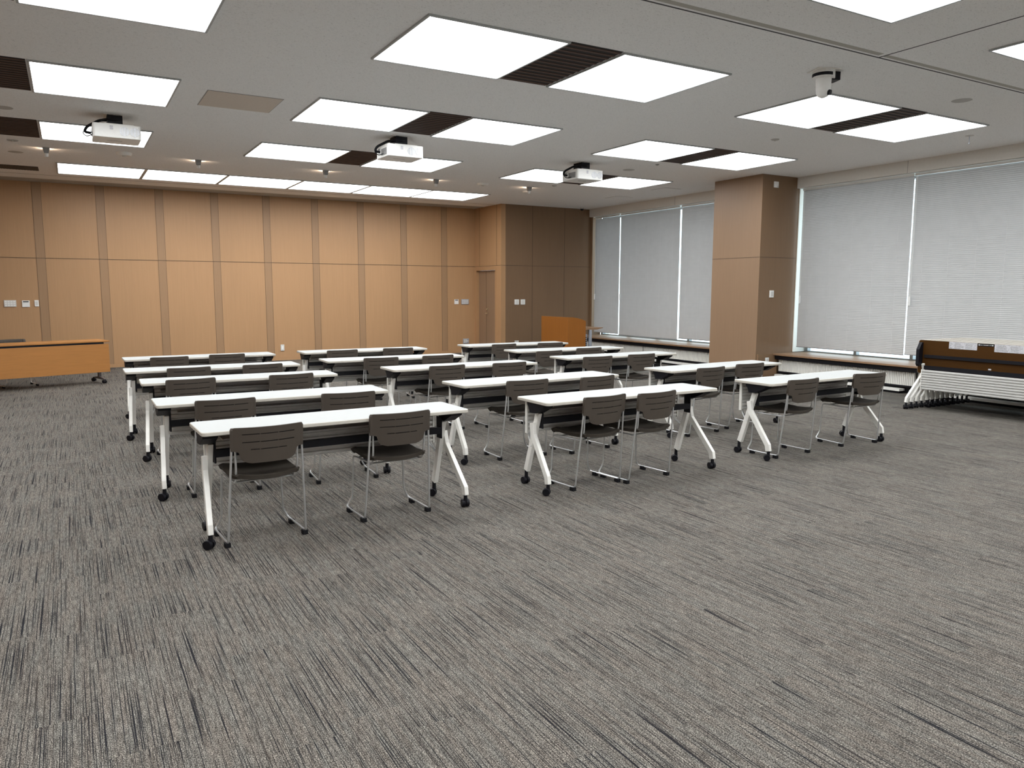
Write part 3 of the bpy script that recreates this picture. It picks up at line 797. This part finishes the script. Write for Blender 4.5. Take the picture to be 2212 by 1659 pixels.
# wooden desk at the left
t = thing('wooden_desk', 'honey-coloured wooden desk with long modesty panel at the left edge', 'desk', (-.387, 14.365, 0), dsk_r)
b = MB(); b.prism(rrect(1.8, .52, .012), .697, .72, 'z'); b.build('desktop', M['desk'], t, bevel=.003)
bbx('modesty_panel', M['desk'], t, -.875, .885, -.245, -.225, .195, .665, bevel=.003)
bbx('gap_shade', M['black'], t, -.84, .81, -.24, -.15, .665, .697)  # black filler stands in for shade between desktop and panel
for s in (-1, 1):
    b = MB(); b.bb(s*.80-.02, s*.80+.02, -.03, .03, .10, .665); b.build('leg', M['dark_leg'], t)
    b = MB(); b.prism([(-.24, .062), (.26, .062), (.26, .078), (.03, .105), (-.03, .105), (-.24, .078)], s*.80-.02, s*.80+.02, 'x'); b.build('foot', M['dark_leg'], t, bevel=.003)
    for y in (-.22, .24):
        caster(s*.80, y, .065, .4).build('caster', M['black'], t)

# lectern
t = thing('lectern', 'honey-coloured wooden lectern with tall front panel and side desk by the far window', 'lectern', (9.36, 13.92, 0))
bbx('front_panel', M['podium'], t, -.27, -.24, -.52, .52, .02, 1.005, bevel=.003)
b = MB(); b.prism([(-.24, .02), (.20, .02), (.20, .91), (.185, .925), (.10, .955), (-.02, .985), (-.13, 1.0), (-.24, 1.005)], -.52, -.495, 'y'); b.build('side_panel', M['podium'], t)
b = MB(); b.prism([(-.24, .02), (.20, .02), (.20, .93), (-.24, 1.005)], .495, .52, 'y'); b.build('side_panel', M['podium'], t)
b = MB(); b.prism([(-.23, .72), (.62, .72), (.78, .752), (.78, .765), (-.23, .765)], -.36, .45, 'y'); b.build('desk_board', M['ledge'], t, bevel=.003)
bbx('inner_panel', M['podium'], t, .205, .23, -.40, .42, .02, .70)
bbx('shade_block', M['black'], t, -.22, .205, -.42, .42, .05, .69)  # black block painted as the shade inside the lectern
b = MB(); b.bb(.24, .40, -.30, .30, .05, .62); vb = b.build('equipment_cabinet', M['alu'], t, bevel=.004)
b = MB()
for j in range(9): b.bb(.26, .38, -.304, -.30, .20+j*.042, .222+j*.042)
b.build('vent_slots', M['black'], vb)
for y in (-.34, .38):
    b = MB(); b.bb(.41, .48, y-.02, y+.02, .05, .72); b.bb(.20, .60, y-.03, y+.03, .0, .05); b.build('desk_leg', M['alu'], t, bevel=.004)

# ------------------------------------------------------------------ world, camera, render look
w = bpy.data.worlds.new('daylight'); scene.world = w; w.use_nodes = True; nt = w.node_tree
bg = nt.nodes['Background']
tc = nt.nodes.new('ShaderNodeTexCoord'); sx = nt.nodes.new('ShaderNodeSeparateXYZ'); nt.links.new(tc.outputs['Generated'], sx.inputs[0])
r = nt.nodes.new('ShaderNodeValToRGB'); nt.links.new(sx.outputs[2], r.inputs[0])
e = r.color_ramp.elements; e[0].position = 0; e[0].color = (.80, .93, 1, 1); e[1].position = .5; e[1].color = (.72, .88, 1, 1)
nt.links.new(r.outputs[0], bg.inputs[0]); bg.inputs[1].default_value = WORLD
cam = bpy.data.cameras.new('camera'); co = bpy.data.objects.new('camera', cam); COL.objects.link(co)
cam.sensor_fit = 'HORIZONTAL'; cam.sensor_width = 36; cam.lens = 1648/2212*36; cam.clip_end = 200
yaw, pit, rol = (math.radians(a) for a in (30.0, -6.97, -.14))
f = Vector((math.sin(yaw)*math.cos(pit), math.cos(yaw)*math.cos(pit), math.sin(pit)))
rt = Vector((math.cos(yaw), -math.sin(yaw), 0)); dn = f.cross(rt)
r2 = rt*math.cos(rol) + dn*math.sin(rol); d2 = -rt*math.sin(rol) + dn*math.cos(rol)
mw = Matrix((r2, -d2, -f)).transposed().to_4x4(); mw.translation = (0, 0, 1.56)
co.matrix_world = mw; scene.camera = co
scene.view_settings.view_transform = 'Standard'; scene.view_settings.look = 'None'; scene.view_settings.exposure = EXPO; scene.view_settings.gamma = 1
try:
    scene.cycles.use_denoising = True; scene.cycles.denoiser = 'OPENIMAGEDENOISE'
except Exception: pass
scene.cycles.max_bounces = 7; scene.cycles.diffuse_bounces = 5; scene.cycles.glossy_bounces = 3; scene.cycles.transparent_max_bounces = 8
scene.cycles.sample_clamp_indirect = 6; scene.cycles.caustics_reflective = False; scene.cycles.caustics_refractive = False
